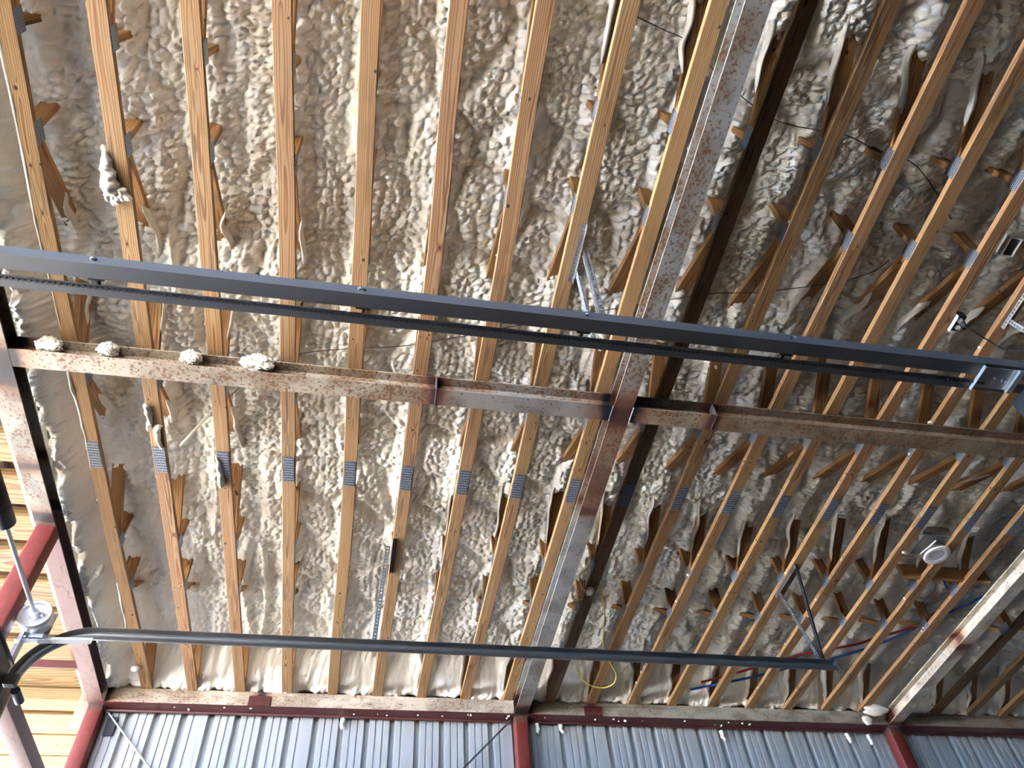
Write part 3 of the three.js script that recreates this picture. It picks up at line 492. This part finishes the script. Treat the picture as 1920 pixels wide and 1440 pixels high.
// ---------------------------------------------------------------- small fittings
{
  const x = 3.50, z = -2.14;
  const t = thing('power_outlet', 'white duplex outlet with a black plug on a truss edge', 'outlet', [x + 0.03, 3.93, z]);
  part('box', box(3.465, 3.53, 3.905, 3.96, z - 0.055, z + 0.055), black, t);
  part('cover_plate', new RoundedBoxGeometry(0.006, 0.07, 0.118, 2, 0.003).translate(3.462, 3.925, z), white, t);
  part('socket', new THREE.CylinderGeometry(0.017, 0.017, 0.012, 20).translate(3.505, 3.90, z - 0.024), white, t); part('socket', new THREE.CylinderGeometry(0.017, 0.017, 0.012, 20).translate(3.495, 3.90, z + 0.024), white, t);
  part('plug', new THREE.CylinderGeometry(0.017, 0.012, 0.04, 14).translate(3.515, 3.875, z + 0.012), black, t);
}
{
  const t = thing('junction_box', 'open metal electrical box with a black inside at the right edge', 'electrical box', [3.565, 3.94, -1.61]);
  part('box_wall', merged([box(3.525, 3.53, 3.93, 3.985, -1.66, -1.55), box(3.600, 3.605, 3.93, 3.985, -1.66, -1.55), box(3.525, 3.605, 3.93, 3.985, -1.665, -1.66), box(3.525, 3.605, 3.93, 3.985, -1.55, -1.545)]), white, t);
  part('box_inside', box(3.53, 3.60, 3.945, 3.98, -1.66, -1.55), black, t);
}
{
  const x = 4.52, z = -4.27;
  const t = thing('can_light', 'round white recessed can light hanging between two trusses', 'recessed light', [x, 3.88, z]);
  part('trim_ring', toCreasedNormals(new THREE.LatheGeometry([[0.052, 0.012], [0.062, -0.004], [0.10, -0.010], [0.108, -0.006], [0.109, 0.004], [0.055, 0.014], [0.052, 0.012]].map(([a, b]) => new THREE.Vector2(a, b)), 48), 0.7).translate(x, 3.885, z), white, t);
  part('lens', new THREE.CylinderGeometry(0.056, 0.056, 0.006, 40).translate(x, 3.884, z), mat({ color: lin(0.62, 0.62, 0.68), roughness: 0.3 }), t);
  part('can', rod(V(x, 3.89, z), V(x, 4.02, z), 0.085, 32), darkGalv, t);
  part('mounting_plate', merged([box(4.34, 4.68, 3.935, 3.939, -4.33, -4.10), box(4.34, 4.68, 3.935, 3.965, -4.104, -4.10)]), darkGalv, t);
  part('junction_case', new RoundedBoxGeometry(0.2, 0.09, 0.09, 2, 0.02).translate(4.5, 3.99, -4.13), darkGalv, t);
  for (const zz of [-4.36, -4.09]) part('hanger_bar', rod(V(4.22, 3.93, zz), V(4.60, 3.93, zz), 0.005, 8), galv, t);
  part('clip', rod(V(4.435, 3.90, -4.12), V(4.385, 3.90, -4.29), 0.005, 8), white, t);
}
solo('wood_blocking', board([V(4.42, 3.995, -4.62), V(5.25, 3.995, -4.62)], 0.038, 0.13, Z1, 10, 0.25, 0.2), webMats[2], 'brown wood block bridging trusses behind the can light', 'wood block');
// wires and pipes
const wireMat = mat({ color: lin(0.05, 0.025, 0.02), roughness: 0.6 });
solo('thin_wire', tube([[1.032, 4.1, -0.755], [1.197, 4.1, -0.795], [1.305, 4.1, -0.821], [1.6, 4.12, -1.0], [1.927, 4.1, -1.139], [2.218, 4.09, -1.155], [2.366, 4.1, -1.163], [2.591, 4.1, -1.222], [2.807, 4.1, -1.253], [2.959, 4.08, -1.345], [3.089, 4.1, -1.443], [3.25, 4.13, -1.56]], 0.0028, 6), wireMat, 'thin dark wire sagging across the upper right trusses', 'wire');
solo('thin_wire', tube([[-1.166, 4.08, -3.582], [-1.002, 4.08, -3.379], [-0.828, 4.08, -3.159], [-0.594, 4.08, -3.019], [-0.33, 4.08, -2.948], [-0.164, 4.08, -2.919], [0.136, 4.08, -2.852], [0.332, 4.08, -2.781], [0.463, 4.08, -2.736], [0.852, 4.08, -2.591], [1.671, 4.08, -2.312], [1.911, 4.08, -2.237], [2.214, 4.08, -2.185], [2.571, 4.08, -2.087], [2.76, 4.08, -2.023], [2.934, 4.1, -1.93], [3.0, 4.14, -1.88]], 0.0025, 6), wireMat, 'thin dark wire strung across the bays in front of the cross beam', 'wire');
const yel = mat({ color: lin(0.80, 0.66, 0.10), roughness: 0.45 });
solo('yellow_wire', tube([[1.60, 4.05, -4.40], [1.607, 3.95, -4.452], [1.67, 3.93, -4.52], [1.68, 3.93, -4.617], [1.698, 3.93, -4.727], [1.654, 3.93, -4.825], [1.674, 3.93, -4.932], [1.725, 3.93, -5.02], [1.765, 3.92, -5.09], [1.71, 3.92, -5.15], [1.655, 3.93, -5.14], [1.65, 3.95, -5.03]], 0.005, 8, 120), yel, 'yellow wire looped beside the middle beam', 'wire');
solo('yellow_wire', tube([[1.82, 4.05, -4.90], [1.861, 3.93, -4.989], [1.954, 3.89, -5.255], [1.991, 3.88, -5.44], [2.029, 3.88, -5.631], [2.092, 3.88, -5.804], [2.193, 3.88, -5.988], [2.286, 3.88, -6.154], [2.299, 3.88, -6.304], [2.239, 3.88, -6.371], [2.118, 3.88, -6.36], [2.018, 3.9, -6.304], [1.95, 4.0, -6.25]], 0.005, 8, 120), yel, 'yellow wire hanging in a curve near the eave', 'wire');
const blueM = mat({ color: lin(0.03, 0.10, 0.36), roughness: 0.4 }), redM = mat({ color: lin(0.42, 0.03, 0.04), roughness: 0.4 });
solo('water_pipe', tube([[3.121, 3.94, -6.454], [3.45, 3.97, -6.36], [3.805, 4.0, -6.249], [4.198, 4.08, -6.185], [4.48, 4.08, -6.056], [4.814, 4.08, -5.808], [4.999, 4.08, -5.62], [5.159, 4.08, -5.397], [5.366, 4.08, -5.176], [5.503, 4.08, -4.989], [5.7, 4.1, -4.8]], 0.011, 10, 120), blueM, 'long blue plastic water pipe crossing behind the right trusses', 'water pipe');
solo('water_pipe', tube([[3.185, 3.94, -6.32], [3.416, 4.0, -6.311], [4.038, 4.08, -6.069], [4.267, 4.08, -5.954], [4.639, 4.08, -5.795], [4.76, 4.08, -5.699], [5.01, 4.08, -5.534], [5.082, 4.08, -5.461], [5.19, 4.08, -5.148], [5.23, 4.1, -4.9]], 0.011, 10, 120), redM, 'red plastic water pipe crossing behind the right trusses', 'water pipe');
solo('water_pipe', tube([[4.95, 4.16, -4.72], [4.995, 4.1, -4.807], [5.127, 4.08, -4.947], [5.224, 4.08, -5.032]], 0.011, 10, 40), blueM, 'short blue pipe bend beside the right beam', 'water pipe');
solo('white_cable', tube([[4.50, 4.08, -3.62], [4.603, 4.05, -3.522], [4.691, 4.05, -3.438], [4.705, 4.06, -3.334], [4.70, 4.1, -3.25]], 0.006, 8, 50), white, 'short white cable arching near the cross beam at the right edge', 'cable');
solo('foam_strand', tongue(V(-1.16, 4.08, -3.575), V(-1.40, 4.10, -3.93), 0.005, 0.009, 1, X1, 95, 30), whiteFoam, 'white foam strand stretched between the second and third trusses', 'foam strand');
// wind brace rods and their clip
const rodMat = mat({ color: lin(0.10, 0.10, 0.11), roughness: 0.4, metalness: 0.6 });
solo('brace_rod', rod(V(-2.14, 3.76, -6.845), V(1.38, 0.27, -6.845), 0.009, 10), galv, 'steel brace rod descending from the left back corner', 'brace rod');
solo('brace_rod', rod(V(1.41, 3.775, -6.81), V(-2.1, 0.25, -6.81), 0.009, 10), rodMat, 'dark brace rod descending left from the middle column', 'brace rod');
solo('brace_clip', new RoundedBoxGeometry(0.085, 0.17, 0.012, 2, 0.004).translate(-2.09, 3.65, -6.862), black, 'black brace plate in the left back corner', 'bracket');

// ---------------------------------------------------------------- stray foam
const blobs = [[-1.975, 3.845, -2.955, 0.075, 0.05, 0.045, 'lumpy foam blob on the cross beam, nearest the left beam'], [-1.651, 3.845, -2.95, 0.055, 0.06, 0.045, 'foam blob on the cross beam, second from the left beam'], [-1.188, 3.845, -2.95, 0.06, 0.055, 0.045, 'foam blob on the cross beam, third from the left beam'], [-0.801, 3.845, -2.945, 0.098, 0.06, 0.05, 'largest foam blob on the cross beam, fourth from the left beam']];
blobs.forEach(([x, y, z, a, b, c, l], k) => solo('foam_blob', merged([lump(x, y + 0.012, z - 0.01, a * 0.85, b * 0.8, c, 500 + k, 0.55, 5), lump(x + a * 0.35, y - 0.018, z + 0.012, a * 0.6, b * 0.62, c * 0.6, 530 + k, 0.6, 5), lump(x - a * 0.4, y - 0.006, z + 0.006, a * 0.55, b * 0.6, c * 0.6, 560 + k, 0.6, 5), lump(x - a * 0.1, y + 0.04, z - 0.015, a * 0.9, b * 0.35, c * 0.6, 590 + k, 0.5, 4)]), whiteFoam, l, 'foam blob', 'foam blobs on the cross beam'));
{ const l = [tongue(V(-1.535, 3.93, -1.72), V(-1.515, 3.90, -1.98), 0.012, 0.055, 0.9, X1, 81, 30)]; for (let k = 0; k < 5; k++) l.push(tongue(V(-1.53 + k * 0.016, 3.90, -1.93), V(-1.545 + k * 0.028, 3.895, -2.02 - 0.02 * Math.sin(k * 1.3)), 0.022, 0.014, 1, X1, 82 + k, 12)); solo('foam_drip', merged(l), whiteFoam, 'white hand-shaped foam drip on the second truss from the left', 'foam drip'); }
solo('foam_drip', tongue(V(-1.505, 3.92, -3.40), V(-1.508, 3.90, -3.62), 0.035, 0.02, 0.7, X1, 88), whiteFoam, 'upper white foam drip above the splice plate of the second truss', 'foam drip');
solo('foam_drip', tongue(V(-1.45, 3.905, -3.56), V(-1.452, 3.90, -3.78), 0.032, 0.01, 0.8, X1, 89), whiteFoam, 'lower white foam drip above the splice plate of the second truss', 'foam drip');
solo('foam_drip', tongue(V(-1.10, 3.92, -3.80), V(-1.085, 3.90, -4.10), 0.014, 0.03, 0.8, X1, 90), whiteFoam, 'small foam drip by the third splice plate from the left', 'foam drip');
solo('foam_blob', lump(-1.905, 3.895, -6.37, 0.035, 0.025, 0.03, 520, 0.3, 3), whiteFoam, 'white foam ball on the leftmost truss near the eave', 'foam blob');
solo('foam_drip', tongue(V(-2.15, 3.92, -5.30), V(-2.0, 3.92, -5.06), 0.018, 0.038, 0.7, X1, 91), whiteFoam, 'pale foam finger sticking out beside the left beam', 'foam drip');
solo('foam_blob', lump(5.10, 3.86, -6.58, 0.12, 0.05, 0.06, 521, 0.4, 4), whiteFoam, 'foam lump on the eave ledger beside the right beam', 'foam blob');
solo('foam_blob', lump(5.02, 3.80, -6.66, 0.05, 0.045, 0.03, 522, 0.4, 3), whiteFoam, 'small foam lump stuck on the eave ledger left of the right beam', 'foam blob');
solo('foam_blob', lump(1.757, 3.885, -4.98, 0.035, 0.025, 0.05, 523, 0.3, 3), whiteFoam, 'white foam scrap caught in the yellow wire loop', 'foam blob');
[[-0.14, 3.72, 'foam drip on the wall ribs under the left ledger bracket side'], [1.67, 3.72, 'foam drip on the wall sheet just right of the middle column'], [1.9, 3.73, 'second foam drip right of the middle column'], [3.52, 3.70, 'long foam drip on the middle wall sheets'], [4.87, 3.71, 'left of two foam drips near the right column'], [5.10, 3.70, 'right of two foam drips near the right column']].forEach(([x, y, l], k) => solo('foam_drip', tongue(V(x, y + 0.06, -6.855), V(x + 0.005, y - 0.05, -6.855), 0.022, 0.014, 1, X1, 540 + k, 14), whiteFoam, l, 'foam drip', 'foam drips at the top of the wall'));
{
  const R = rng(77), geos = [0, 1, 2].map((k) => lump(0, 0, 0, 1, 1, 1, 600 + k, 0.5, 2));
  const crumb = (x, y, z, s, label, group) => { const m = new THREE.Mesh(geos[Math.floor(R() * 3)], whiteFoam); m.name = numbered('foam_crumb'); m.position.set(x, y, z); m.scale.set(s * (0.7 + R() * 0.8), s * (0.6 + R() * 0.6), s * (0.7 + R() * 0.8)); scene.add(m); tag(m, label, 'foam crumb', group); };
  for (let k = 0; k < 26; k++) crumb(-2.0 + R() * 7.1, BB - 0.003, -6.74 - R() * 0.07, 0.005 + R() * 0.007, 'small white foam crumb stuck under the dark red eave channel', 'foam crumbs on the eave channel');
  for (let k = 0; k < 30; k++) { const n = 10 + Math.floor(R() * 8), z = -1.4 - R() * 5; crumb(trussX[n] - 0.047, H + 0.008 + R() * 0.02, z, 0.005 + R() * 0.007, 'small white foam crumb stuck to a truss edge right of the middle beam', 'foam crumbs on the right trusses'); }
  for (let k = 0; k < 18; k++) { const n = Math.floor(R() * 9), z = -1.4 - R() * 5; crumb(trussX[n] + bow(n + 1, z) + (R() < 0.5 ? -1 : 1) * 0.046, H + 0.008 + R() * 0.02, z, 0.004 + R() * 0.006, 'small white foam crumb stuck to a truss edge in the left bay', 'foam crumbs on the left trusses'); }
  crumb(3.812, 3.93, -4.77, 0.022, 'large white foam crumb on a truss edge beside the triangular hanger'); crumb(3.796, 3.92, -5.187, 0.02, 'large white foam crumb seen through the triangular hanger'); crumb(4.25, 3.92, -4.29, 0.02, 'large foam crumb on the truss left of the can light');
}

// ---------------------------------------------------------------- lift to floor level and hand over
for (const o of scene.children) if (!o.isSky && o !== sun && o !== sun.target) o.position.y += EYE;
scene.traverse((o) => { if (o.isMesh && !o.isSky) { o.castShadow = true; o.receiveShadow = true; } });
camera.position.set(0, EYE, 0);
renderer.render(scene, camera);
